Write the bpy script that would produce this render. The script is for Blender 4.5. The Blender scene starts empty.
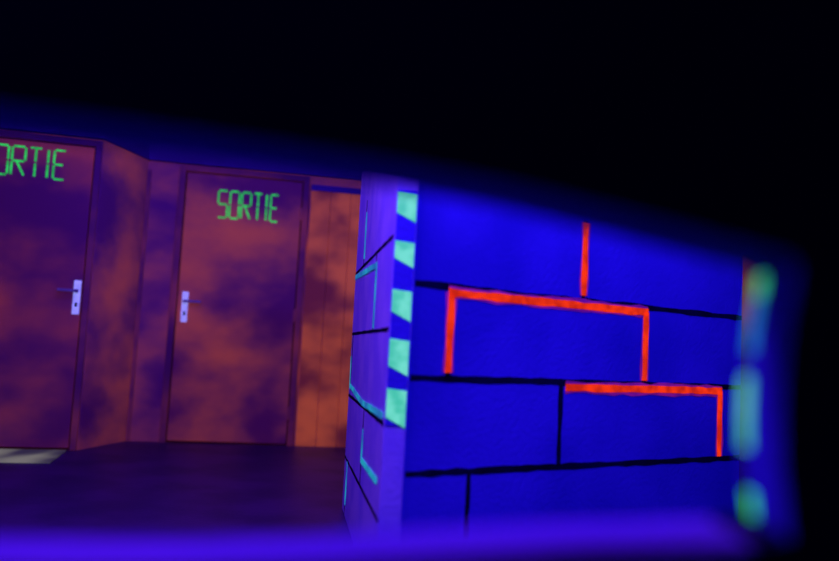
import bpy, math, random, bmesh
from mathutils import Vector, Matrix
random.seed(4)
sc=bpy.context.scene
try:
    sc.view_settings.view_transform='Standard'
except Exception: pass
EYE=0.79
# ---------------- materials
def mat(name, base, rough=0.7, emis=None, es=0.0, base2=None, emis2=None, scale=3.0, lo=0.35, hi=0.65, bump=0.0, detail=4.0, spec=0.2, stretch=(1,1,1), offs=(0,0,0)):
    m=bpy.data.materials.new(name); m.use_nodes=True
    nt=m.node_tree; b=nt.nodes['Principled BSDF']
    b.inputs['Roughness'].default_value=rough
    b.inputs['Specular IOR Level'].default_value=spec
    tc=nt.nodes.new('ShaderNodeTexCoord'); mp=nt.nodes.new('ShaderNodeMapping'); mp.inputs['Scale'].default_value=stretch
    mp.inputs['Location'].default_value=offs
    nt.links.new(tc.outputs['Object'],mp.inputs['Vector'])
    nz=nt.nodes.new('ShaderNodeTexNoise'); nz.inputs['Scale'].default_value=scale; nz.inputs['Detail'].default_value=detail
    nt.links.new(mp.outputs['Vector'],nz.inputs['Vector'])
    def ramp(c1,c2):
        r=nt.nodes.new('ShaderNodeValToRGB'); r.color_ramp.interpolation='EASE'
        r.color_ramp.elements[0].position=lo; r.color_ramp.elements[1].position=hi
        r.color_ramp.elements[0].color=(*c1,1); r.color_ramp.elements[1].color=(*c2,1)
        nt.links.new(nz.outputs['Fac'],r.inputs['Fac']); return r
    r=ramp(base, base2 or tuple(c*0.8 for c in base)); nt.links.new(r.outputs['Color'],b.inputs['Base Color'])
    if emis:
        r=ramp(emis, emis2 or tuple(c*0.75 for c in emis)); nt.links.new(r.outputs['Color'],b.inputs['Emission Color'])
        b.inputs['Emission Strength'].default_value=es
    if bump:
        bp=nt.nodes.new('ShaderNodeBump'); bp.inputs['Strength'].default_value=bump; bp.inputs['Distance'].default_value=0.01
        n2=nt.nodes.new('ShaderNodeTexNoise'); n2.inputs['Scale'].default_value=60
        nt.links.new(tc.outputs['Object'],n2.inputs['Vector'])
        nt.links.new(n2.outputs['Fac'],bp.inputs['Height']); nt.links.new(bp.outputs['Normal'],b.inputs['Normal'])
    return m
M={}
M['black']=mat('matte_black_paint',(0.012,0.012,0.03),0.95,spec=0.02)
M['navy']=mat('dark_navy_paint',(0.03,0.03,0.12),0.9,spec=0.05)
M['lintel']=mat('lintel_underside_glow',(0.05,0.03,0.36),0.9,spec=0.05)  # blue put into the underside colour for soft glow off the sill
M['upperblue']=mat('dark_blue_upper_paint',(0.13,0.07,0.34),0.9,spec=0.05)
M['floor']=mat('dark_floor_vinyl',(0.035,0.015,0.10),0.42,base2=(0.08,0.03,0.15),scale=2.5,bump=0.15,spec=0.13)
M['blue']=mat('blue_fluorescent_paint',(0.15,0.09,0.88),0.8,base2=(0.07,0.05,0.64),scale=1.4,bump=0.3)
M['violet']=mat('violet_paint',(0.70,0.62,1.0),0.75,base2=(0.5,0.42,0.95),scale=5,bump=0.2)
M['sill']=mat('pale_violet_sill_paint',(0.40,0.09,0.72),0.7,base2=(0.30,0.07,0.65))
M['joint']=mat('black_mortar_line',(0.010,0.008,0.05),0.9,base2=(0.008,0.006,0.02),spec=0.02,scale=6)
M['orange']=mat('orange_fluorescent_paint',(0.5,0.1,0.0),0.8,emis=(0.92,0.035,0.008),emis2=(0.52,0.014,0.008),es=1.0,scale=22,spec=0)
M['orangesoft']=mat('orange_halo_glow',(0.3,0.05,0.45),0.8,emis=(0.16,0.004,0.004),emis2=(0.07,0.002,0.01),es=1.0,scale=12,spec=0)  # painted halo, imitates soft glow around the orange lines
M['cyan']=mat('mint_fluorescent_tape',(0.2,0.6,0.14),0.7,emis=(0.05,0.62,0.36),emis2=(0.17,0.84,0.60),es=0.85,scale=28,spec=0)
M['cyanline']=mat('cyan_fluorescent_line',(0.1,0.5,0.3),0.7,emis=(0.01,0.36,0.42),emis2=(0.01,0.12,0.34),es=0.8,scale=7,spec=0)
M['green']=mat('green_fluorescent_letters',(0.05,0.5,0.05),0.7,emis=(0.02,0.60,0.10),emis2=(0.01,0.34,0.06),es=1.0,scale=20,spec=0)
M['greentape']=mat('green_fluorescent_tape',(0.1,0.6,0.1),0.7,emis=(0.05,0.78,0.30),es=1.0,spec=0)
M['paleblue']=mat('pale_blue_tape',(0.1,0.5,0.6),0.7,emis=(0.01,0.24,0.48),es=0.9,spec=0)
cl=dict(scale=1.25,lo=0.36,hi=0.74,detail=4,stretch=(1,1,1.45))
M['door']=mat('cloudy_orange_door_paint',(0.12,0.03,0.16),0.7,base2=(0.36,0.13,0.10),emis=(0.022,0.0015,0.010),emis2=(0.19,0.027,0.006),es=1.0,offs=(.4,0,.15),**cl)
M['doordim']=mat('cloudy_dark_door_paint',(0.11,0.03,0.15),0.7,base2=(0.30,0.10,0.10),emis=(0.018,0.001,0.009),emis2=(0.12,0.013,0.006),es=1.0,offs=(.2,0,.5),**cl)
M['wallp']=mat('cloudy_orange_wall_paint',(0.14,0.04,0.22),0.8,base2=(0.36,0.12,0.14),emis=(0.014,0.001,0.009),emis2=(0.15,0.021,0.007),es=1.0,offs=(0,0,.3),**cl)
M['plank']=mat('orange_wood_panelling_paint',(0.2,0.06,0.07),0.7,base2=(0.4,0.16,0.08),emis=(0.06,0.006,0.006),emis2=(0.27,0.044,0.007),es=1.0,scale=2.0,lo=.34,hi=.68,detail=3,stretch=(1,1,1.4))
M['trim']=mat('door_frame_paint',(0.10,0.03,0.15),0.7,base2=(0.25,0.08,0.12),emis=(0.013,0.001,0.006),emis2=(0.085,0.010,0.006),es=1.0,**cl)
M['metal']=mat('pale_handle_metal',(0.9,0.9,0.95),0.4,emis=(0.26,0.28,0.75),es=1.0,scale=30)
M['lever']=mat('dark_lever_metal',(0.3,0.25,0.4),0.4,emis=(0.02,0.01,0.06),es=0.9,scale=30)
M['hole']=mat('keyhole_black',(0.01,0.01,0.02),0.9)
M['gap']=mat('door_gap_shadow_paint',(0.02,0.005,0.02),0.9,emis=(0.008,0.0005,0.005),es=1)
M['mat']=mat('door_light_spill_glow',(0.1,0.1,0.08),0.8,emis=(0.02,0.018,0.03),emis2=(0.16,0.15,0.13),es=1.0,scale=2.5,lo=0.36,hi=0.60,detail=2,stretch=(1,.4,1))  # glowing colour painted as the light spill below the left door

# ---------------- geometry helpers
class MB:
    def __init__(s): s.v=[]; s.f=[]; s.m=[]
    def hexa(s,c,mi=0):
        n=len(s.v); s.v+=[tuple(p) for p in c]
        for f in ((0,3,2,1),(4,5,6,7),(0,1,5,4),(1,2,6,5),(2,3,7,6),(3,0,4,7)):
            s.f.append(tuple(n+i for i in f)); s.m.append(mi)
    def prism(s,poly,z0,z1,mi=0):
        n=len(s.v);k=len(poly)
        s.v+=[(x,y,z0) for x,y in poly]+[(x,y,z1) for x,y in poly]
        s.f.append(tuple(n+i for i in reversed(range(k)))); s.m.append(mi)
        s.f.append(tuple(n+k+i for i in range(k))); s.m.append(mi)
        for i in range(k):
            j=(i+1)%k; s.f.append((n+i,n+j,n+k+j,n+k+i)); s.m.append(mi)
    def obj(s,name,mats,parent=None,bevel=0):
        me=bpy.data.meshes.new(name); me.from_pydata(s.v,[],s.f)
        for mm in mats: me.materials.append(M[mm])
        for p,i in zip(me.polygons,s.m): p.material_index=i
        me.update()
        bm=bmesh.new(); bm.from_mesh(me); bmesh.ops.recalc_face_normals(bm,faces=bm.faces); bm.to_mesh(me); bm.free()
        o=bpy.data.objects.new(name,me); sc.collection.objects.link(o)
        if bevel:
            b=o.modifiers.new('bevel','BEVEL'); b.width=bevel; b.segments=3
        if parent: o.parent=parent
        return o
class Frame:   # vertical plane: origin xy, direction; normal faces the room
    def __init__(s,o,d,n):
        s.o=Vector((o[0],o[1],0)); s.d=Vector((d[0],d[1],0)).normalized(); s.n=Vector((n[0],n[1],0)).normalized()
    def p(s,a,z,h=0): return s.o+s.d*a+s.n*h+Vector((0,0,z))
    def box(s,mb,a0,a1,z0,z1,h0,h1,mi=0):
        mb.hexa([s.p(a0,z0,h0),s.p(a1,z0,h0),s.p(a1,z0,h1),s.p(a0,z0,h1),s.p(a0,z1,h0),s.p(a1,z1,h0),s.p(a1,z1,h1),s.p(a0,z1,h1)],mi)
    def stroke(s,mb,pts,w,h0,h1,mi=0,jit=0,step=0.05,caps=True):
        fine=[]
        for (a,b) in zip(pts[:-1],pts[1:]):
            L=math.hypot(b[0]-a[0],b[1]-a[1]); k=max(1,int(L/step)) if jit else 1
            for i in range(k): fine.append((a[0]+(b[0]-a[0])*i/k,a[1]+(b[1]-a[1])*i/k))
        fine.append(pts[-1])
        ws=[w*(1+random.uniform(-jit,jit)) for _ in fine]
        L=[];R=[]
        for i,pnt in enumerate(fine):
            a=fine[max(0,i-1)]; b=fine[min(len(fine)-1,i+1)]
            t1=Vector((pnt[0]-a[0],pnt[1]-a[1])); t2=Vector((b[0]-pnt[0],b[1]-pnt[1]))
            if t1.length<1e-9:t1=t2
            if t2.length<1e-9:t2=t1
            t1.normalize();t2.normalize(); t=(t1+t2)
            if t.length<1e-6:t=t1
            t.normalize(); nn=Vector((-t.y,t.x)); k=1/max(0.6,nn.dot(Vector((-t1.y,t1.x))))
            c=Vector(pnt)
            if jit and 0<i<len(fine)-1: c=c+nn*w*random.uniform(-.06,.06)
            if caps and i==0: c=c-t1*w/2
            if caps and i==len(fine)-1: c=c+t1*w/2
            L.append(c+nn*ws[i]/2*k); R.append(c-nn*ws[i]/2*k)
        for i in range(len(fine)-1):
            q=[R[i],R[i+1],L[i+1],L[i]]
            mb.hexa([s.p(x.x,x.y,h0) for x in q]+[s.p(x.x,x.y,h1) for x in q],mi)
def empty(name):
    e=bpy.data.objects.new(name,None); e.empty_display_size=0.2; sc.collection.objects.link(e); return e

# ---------------- room shell
H=2.6
b=MB(); b.prism([(-4.3,-1.2),(4.2,-1.2),(4.2,7.5),(-4.3,7.5)],-0.1,0); b.obj('floor',['floor'])
b=MB(); b.prism([(-4.3,-1.2),(4.2,-1.2),(4.2,7.5),(-4.3,7.5)],H,H+0.1); b.obj('ceiling',['black'])
b=MB(); b.prism([(-4.45,-1.2),(-4.3,-1.2),(-4.3,7.5),(-4.45,7.5)],0,H); b.obj('wall_left',['navy'])
b=MB(); b.prism([(4.2,-1.2),(4.35,-1.2),(4.35,7.5),(4.2,7.5)],0,H); b.obj('wall_right',['black'])
b=MB(); b.prism([(-4.3,-1.35),(4.2,-1.35),(4.2,-1.2),(-4.3,-1.2)],0,H); b.obj('wall_behind',['black'])
an=math.radians(11); dB=(math.cos(an),math.sin(an)); nB=(dB[1],-dB[0])
FB=Frame((-2.12,6.04),dB,nB)
b=MB(); FB.box(b,0,6.4,0,H,-0.15,0); b.obj('wall_back',['wallp'])
aa=math.radians(14); dA=(math.cos(aa),math.sin(aa)); nA=(dA[1],-dA[0])
FA=Frame((-2.23,5.45),dA,nA)
e=FA.p(-2.13,0)
b=MB(); b.prism([(-2.23,5.45),(-2.12,6.04),(-2.15,6.2),(-4.3,6.2),(e.x,e.y)],0,H); b.obj('wall_back_left',['wallp'])

# ---------------- doors
LET={'S':[[(1,1),(0,1)],[(0,1),(0,.5)],[(0,.5),(1,.5)],[(1,.5),(1,0)],[(1,0),(0,0)]],
'O':[[(0,0),(0,.5)],[(0,.5),(0,1)],[(0,1),(1,1)],[(1,1),(1,.5)],[(1,.5),(1,0)],[(1,0),(0,0)]],
'R':[[(0,0),(0,.5)],[(0,.5),(0,1)],[(0,1),(1,1)],[(1,1),(1,.5)],[(1,.5),(0,.5)],[(.35,.5),(1,0)]],
'T':[[(0,1),(1,1)],[(.5,1),(.5,.5)],[(.5,.5),(.5,0)]],
'I':[[(.5,1),(.5,.5)],[(.5,.5),(.5,0)]],
'E':[[(1,1),(0,1)],[(0,1),(0,.5)],[(0,.5),(0,0)],[(0,.5),(.85,.5)],[(0,0),(1,0)]]}
def door(name,F,a0,a1,h,hinge_left,text,fw=.05,ho=.06,leaf='door'):
    P=empty(name)
    b=MB()
    F.box(b,a0-fw,a0-.004,0,h+fw,0.0,0.045); F.box(b,a1+.004,a1+fw,0,h+fw,0.0,0.045); F.box(b,a0-.004,a1+.004,h+.004,h+fw,0.0,0.045)
    b.obj(name+'_frame',['trim'],P,0.006)
    b=MB(); F.box(b,a0+.006,a1-.006,0.016,h-.006,0.002,0.028); b.obj(name+'_leaf',[leaf],P,0.003)
    b=MB(); F.box(b,a0-.004,a1+.004,0.001,h+.004,0.0005,0.0018); b.obj(name+'_gap',['gap'],P)
    hx=(a0+ho) if not hinge_left else (a1-ho); sg=1 if not hinge_left else -1
    z=1.03
    b=MB(); F.box(b,hx-.023,hx+.023,z-.125,z+.105,0.028,0.038); b.obj('handle_plate',['metal'],P,0.008)
    b=MB(); F.box(b,hx-.012,hx+.012,z+.02,z+.044,0.038,0.085)
    F.box(b,min(hx-.012*sg,hx+.12*sg),max(hx-.012*sg,hx+.12*sg),z+.024,z+.042,0.07,0.088); b.obj('handle_lever',['lever'],P,0.006)
    b=MB(); F.box(b,hx-.008,hx+.008,z-.075,z-.045,0.038,0.0395); b.obj('keyhole',['hole'],P)
    b=MB()
    hinge=a1 if not hinge_left else a0
    for zz in (0.25,1.0,1.8): F.box(b,hinge-.012,hinge+.012,zz-.05,zz+.05,0.028,0.056)
    b.obj('hinges',['trim'],P,0.004)
    ta,tw,tz0,tz1=text; b=MB()
    widths={'S':1,'O':1,'R':1,'T':1,'I':.35,'E':.9}; gap=.28
    tot=sum(widths[c] for c in 'SORTIE')+gap*5; u=tw/tot; x=ta
    for c in 'SORTIE':
        w=widths[c]*u
        for s0,s1 in LET[c]:
            dx=s1[0]-s0[0]; dz=s1[1]-s0[1]
            L=math.hypot(dx*w,dz*(tz1-tz0)); k=.006/L
            q0=(s0[0]+dx*k,s0[1]+dz*k); q1=(s1[0]-dx*k,s1[1]-dz*k)
            F.stroke(b,[(x+q0[0]*w,tz0+q0[1]*(tz1-tz0)),(x+q1[0]*w,tz0+q1[1]*(tz1-tz0))],0.0135,0.028,0.031,caps=False)
        x+=w+gap*u
    b.obj('sortie_lettering',['green'],P)
    return P
door('door_2',FB,0.29,1.18,2.06,False,(0.54,0.46,1.725,1.935))
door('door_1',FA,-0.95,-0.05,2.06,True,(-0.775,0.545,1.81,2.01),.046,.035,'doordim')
# wood panelling right of door 2
P=empty('wood_wall_panelling')
b=MB(); a=1.245
while a<2.9:
    FB.box(b,a+.003,a+.157,0.0,2.0,0.0,0.018); a+=.16
b.obj('planks',['plank'],P,0.003)
b=MB(); FB.box(b,1.245,2.9,2.0,2.05,0.0,0.03); b.obj('cap_rail',['upperblue'],P,0.004)
# trims / dark blue boxes on the wall over the doors
b=MB(); FB.box(b,0.0,0.03,0,2.05,0.0,0.02); b.obj('trim_1',['trim'],None,0.004)
b=MB(); FB.box(b,0.0,6.3,2.125,H,0.0,0.04); b.obj('trim_2',['upperblue'],None,0.004)
b=MB(); FA.box(b,-2.1,0.02,2.125,H,0.0,0.05); b.obj('trim_3',['upperblue'],None,0.004)
FR=Frame((-2.23,5.45),(.11,.59),(.59,-.11))
b=MB(); FR.box(b,-.02,0.60,2.125,H,0.0,0.02); b.obj('trim_4',['upperblue'],None,0.004)
# glowing plate standing in for light spilling under the left door
b=MB(); FA.box(b,-1.05,-.06,0.0,0.008,0.06,0.60); b.obj('floor_light_patch',['mat'],None,0.003)  # 'mat' holds the door light spill glow

# ---------------- painted block partition
C0=(-.03,2.53); C1=(1.41,3.48); D=Vector((1.44,.95)).normalized()
nF=(D.y,-D.x); FF=Frame(C0,D,nF); LF=1.725
Lo=(-.085,2.52); Ld=Vector((-.235,1.47)).normalized(); FL=Frame(Lo,Ld,(-Ld.y,Ld.x)); LL=1.487
BH=1.66
P=empty('painted_brick_partition')
b=MB(); far=(Lo[0]+Ld.x*LL,Lo[1]+Ld.y*LL)
poly=[Lo,C0,C1,(C1[0]-.25,C1[1]+.6),far]
b.prism(poly,0,BH); 
body=b.obj('partition_body',['blue','violet'],P)
for p in body.data.polygons:
    if p.normal.dot(FL.n)>0.95: p.material_index=1
b=MB(); wj=.021
for z in (.1,.4,.7,1.0): FF.stroke(b,[(.02,z),(LF,z)],wj,0,.0015,jit=.25,caps=False)
def T(t): return t*LF
for t,z0,z1 in ((.156,.1,.4),(.70,0,.1),(.388,.4,.7),(.917,.4,.7),(.095,.7,1.),(.642,.7,1.),(.443,1.,1.3)):
    FF.stroke(b,[(T(t),z0),(T(t),z1)],wj*.9,0,.0015,jit=.25,caps=False)
for z in (.25,.55,.85,1.15): FL.stroke(b,[(.0,z-.0),(LL,z)],wj*.6,0,.0015,jit=.15,caps=False)
for s,z0,z1 in ((.9,0,.25),(.45,.25,.55),(.95,.55,.85),(.35,.85,1.15),(.72,1.15,1.45)):
    FL.stroke(b,[(s*LL,z0),(s*LL,z1)],wj*.7,0,.0015,jit=.15,caps=False)
b.obj('mortar_lines',['joint'],P)
o=.018
OR=[[(T(.095),.72),(T(.095),1.0-o)],[(T(.095)-.012,1.0-o),(T(.642)+.012,1.0-o)],[(T(.642),1.0-o),(T(.642),.715)],
    [(T(.40),.70-o),(T(.917)+.012,.70-o)],[(T(.917),.70-o),(T(.917),.41)],[(T(.443),1.02),(T(.443),1.29)]]
b=MB()
for q in OR: FF.stroke(b,q,.027,.0022,.004,jit=.16,caps=False)
b.obj('orange_painted_lines',['orange'],P)
b=MB()
for q in OR: FF.stroke(b,q,.045,.0015,.0022,jit=.2,caps=False)
b.obj('orange_halo',['orangesoft'],P)  # wider strips painted as glow around the lines
b=MB(); wc=.022
for pts in ([(.70*LL,1.39),(.70*LL,1.18)],[(LL*.99,1.13),(.33*LL,1.10),(.33*LL,.86)],[(.97*LL,.74),(.96*LL,.60),(.5*LL,.565),(.05,.575)],
            [(.44*LL,.47),(.44*LL,.35),(.08*LL,.36)],[(.88*LL,.25),(.88*LL,.05)]):
    FL.stroke(b,pts,wc,.0015,.004,jit=.15,caps=False)
b.obj('cyan_painted_lines',['cyanline'],P)
b=MB()
b.prism([(Lo[0]-.004,Lo[1]-.006),(C0[0]+.012,C0[1]-.012),(C0[0]+.012,C0[1]+.03),(Lo[0]+.0,Lo[1]+.03)],0,BH)
b.obj('corner_board',['violet'],P,0.004)
q0=Vector((Lo[0]-.004,Lo[1]-.006)); q1=Vector((C0[0]+.012,C0[1]-.012)); qd=(q1-q0); W=qd.length; qd.normalize()
FC=Frame(q0,qd,(qd.y,-qd.x))
b=MB(); per=.155; sl=.03
FC.box(b,.006,W-.004,.55,1.29,0.001,0.0025,1)
for k in range(5):
    zt=1.285-k*per; zb=zt-(.095,.085,.10,.115,.12)[k]
    c=[(.006,zb+sl),(W-.004,zb),(W-.004,zt-sl*.2),(.006,zt)]
    b.hexa([FC.p(x,y,.0025) for x,y in c]+[FC.p(x,y,.0045) for x,y in c],0)
b.obj('striped_hazard_tape',['cyan','blue'],P)

# ---------------- near partition with viewing slot
Y0,Y1=.70,.814
top=[(-1.0,.238),(-.70,.222),(-.445,.2020),(-.34,.194),(-.236,.1850),(-.13,.175),(-.027,.164),(.08,.149),(.1815,.1300),(.26,.114),(.325,.101)]
hole=top+[(.345,.092),(.342,.070),(.337,.045),(.334,.014),(.3315,-.010),(.3305,-.045),(.3310,-.080),(.336,-.122),(.339,-.146),
      (.300,-.152),(.24,-.157),(.1514,-.163),(.08,-.171),(-.007,-.180),(-.1,-.190),(-.2047,-.198),(-.30,-.203),(-.4025,-.2065),(-.7,-.213),(-1.0,-.215)]
def near(i):
    x,z=hole[i]
    if 11<=i<=19: x-=.011
    return (x,z)
TI=10; BI=19
n=len(hole); X0,X1=-2.0,1.8
bm=bmesh.new()
def ring(y,k): return [bm.verts.new((hole[i][0]*(1-k)+near(i)[0]*k,y,EYE+hole[i][1])) for i in range(n)]
def strip(y,k):
    vin=ring(y,k)
    up=[bm.verts.new((vin[i].co.x,y,H)) for i in range(0,TI+1)]
    dn=[bm.verts.new((vin[i].co.x,y,0)) for i in range(BI,n)]
    for i in range(TI): bm.faces.new((vin[i],vin[i+1],up[i+1],up[i]))
    for i in range(n-1-BI): bm.faces.new((vin[BI+i],vin[BI+1+i],dn[i+1],dn[i]))
    rt=bm.verts.new((X1,y,H)); rb=bm.verts.new((X1,y,0))
    rm=[bm.verts.new((X1,y,EYE+hole[i][1])) for i in range(TI,BI+1)]
    for i in range(BI-TI): bm.faces.new((vin[TI+i],vin[TI+1+i],rm[i+1],rm[i]))
    bm.faces.new((up[TI],vin[TI],rm[0],rt)); bm.faces.new((dn[0],vin[BI],rm[-1],rb))
    lt=bm.verts.new((X0,y,H)); lb=bm.verts.new((X0,y,0)); a=bm.verts.new((X0,y,EYE+hole[0][1])); c=bm.verts.new((X0,y,EYE+hole[-1][1]))
    bm.faces.new((lt,a,vin[0],up[0])); bm.faces.new((a,c,vin[-1],vin[0])); bm.faces.new((c,lb,dn[-1],vin[-1]))
    return vin,[lt,lb,rb,rt]
v0,o0=strip(Y0,1); v1,o1=strip(Y1,0)
cols=[v0,ring(.74,.65),ring(.787,.24),v1]
for c in range(3):
    for i in range(n):
        j=(i+1)%n
        f=bm.faces.new((cols[c][i],cols[c][j],cols[c+1][j],cols[c+1][i]))
        if i<=10: f.material_index=6
        elif i==19: f.material_index=0  # right sill end painted black, where its brightness fades into shade
        elif 20<=i<=n-2: f.material_index=1
        elif 11<=i<=18:
            f.material_index=2
            if c==2: f.material_index={11:3,12:4,13:4,14:2,15:5,16:5,17:2,18:3}[i]
for i in range(4): bm.faces.new((o0[i],o0[(i+1)%4],o1[(i+1)%4],o1[i]))
bmesh.ops.recalc_face_normals(bm,faces=bm.faces)
me=bpy.data.meshes.new('wall_front'); bm.to_mesh(me); bm.free()
for k in ('black','sill','blue','greentape','paleblue','cyan','lintel'): me.materials.append(M[k])
o=bpy.data.objects.new('wall_front',me); sc.collection.objects.link(o)

# ---------------- lights (ceiling blacklights, plus an added viewer-side fill)
def area(name,loc,tgt,size,power,col,sy=None):
    l=bpy.data.lights.new(name,'AREA'); l.energy=power; l.color=col; l.size=size
    if sy: l.shape='RECTANGLE'; l.size_y=sy
    o=bpy.data.objects.new(name,l); o.location=loc
    o.rotation_euler=(Vector(tgt)-Vector(loc)).to_track_quat('-Z','Y').to_euler(); sc.collection.objects.link(o)
area('blacklight',(-1.0,1.75,2.45),(-.1,2.7,.8),1.2,66,(0.17,0.045,1.0),.2)
area('blacklight.001',(1.2,1.25,2.45),(.7,2.9,.9),.9,50,(0.06,0.025,1.0),.2)
area('blacklight.002',(-1.3,4.0,2.45),(-1.5,6,1.2),1.2,17,(0.14,0.03,1.0),.2)
area('viewer_side_fill',(-1.2,-.5,2.4),(-.5,.7,1.2),.8,7,(0.05,0.0,1.0),.2)  # added fill, no such lamp seen; lifts the near partition to navy
w=bpy.data.worlds.new('world'); sc.world=w; w.use_nodes=True
w.node_tree.nodes['Background'].inputs[0].default_value=(0.0,0.0,0.02,1); w.node_tree.nodes['Background'].inputs[1].default_value=.3

# ---------------- camera
cam=bpy.data.cameras.new('camera'); co=bpy.data.objects.new('camera',cam); sc.collection.objects.link(co); sc.camera=co
cam.sensor_width=36; cam.lens=800*36/839; cam.clip_start=.02
th=.0860; r=math.radians(3)
R0=Vector((1,0,0)); U0=Vector((0,-math.sin(th),math.cos(th))); Fw=Vector((0,math.cos(th),math.sin(th)))
R=R0*math.cos(r)+U0*math.sin(r); U=-R0*math.sin(r)+U0*math.cos(r)
m=Matrix((R,U,-Fw)).transposed().to_4x4(); m.translation=Vector((0,0,EYE)); co.matrix_world=m
cam.dof.use_dof=True; cam.dof.focus_distance=3.7; cam.dof.aperture_fstop=0.9
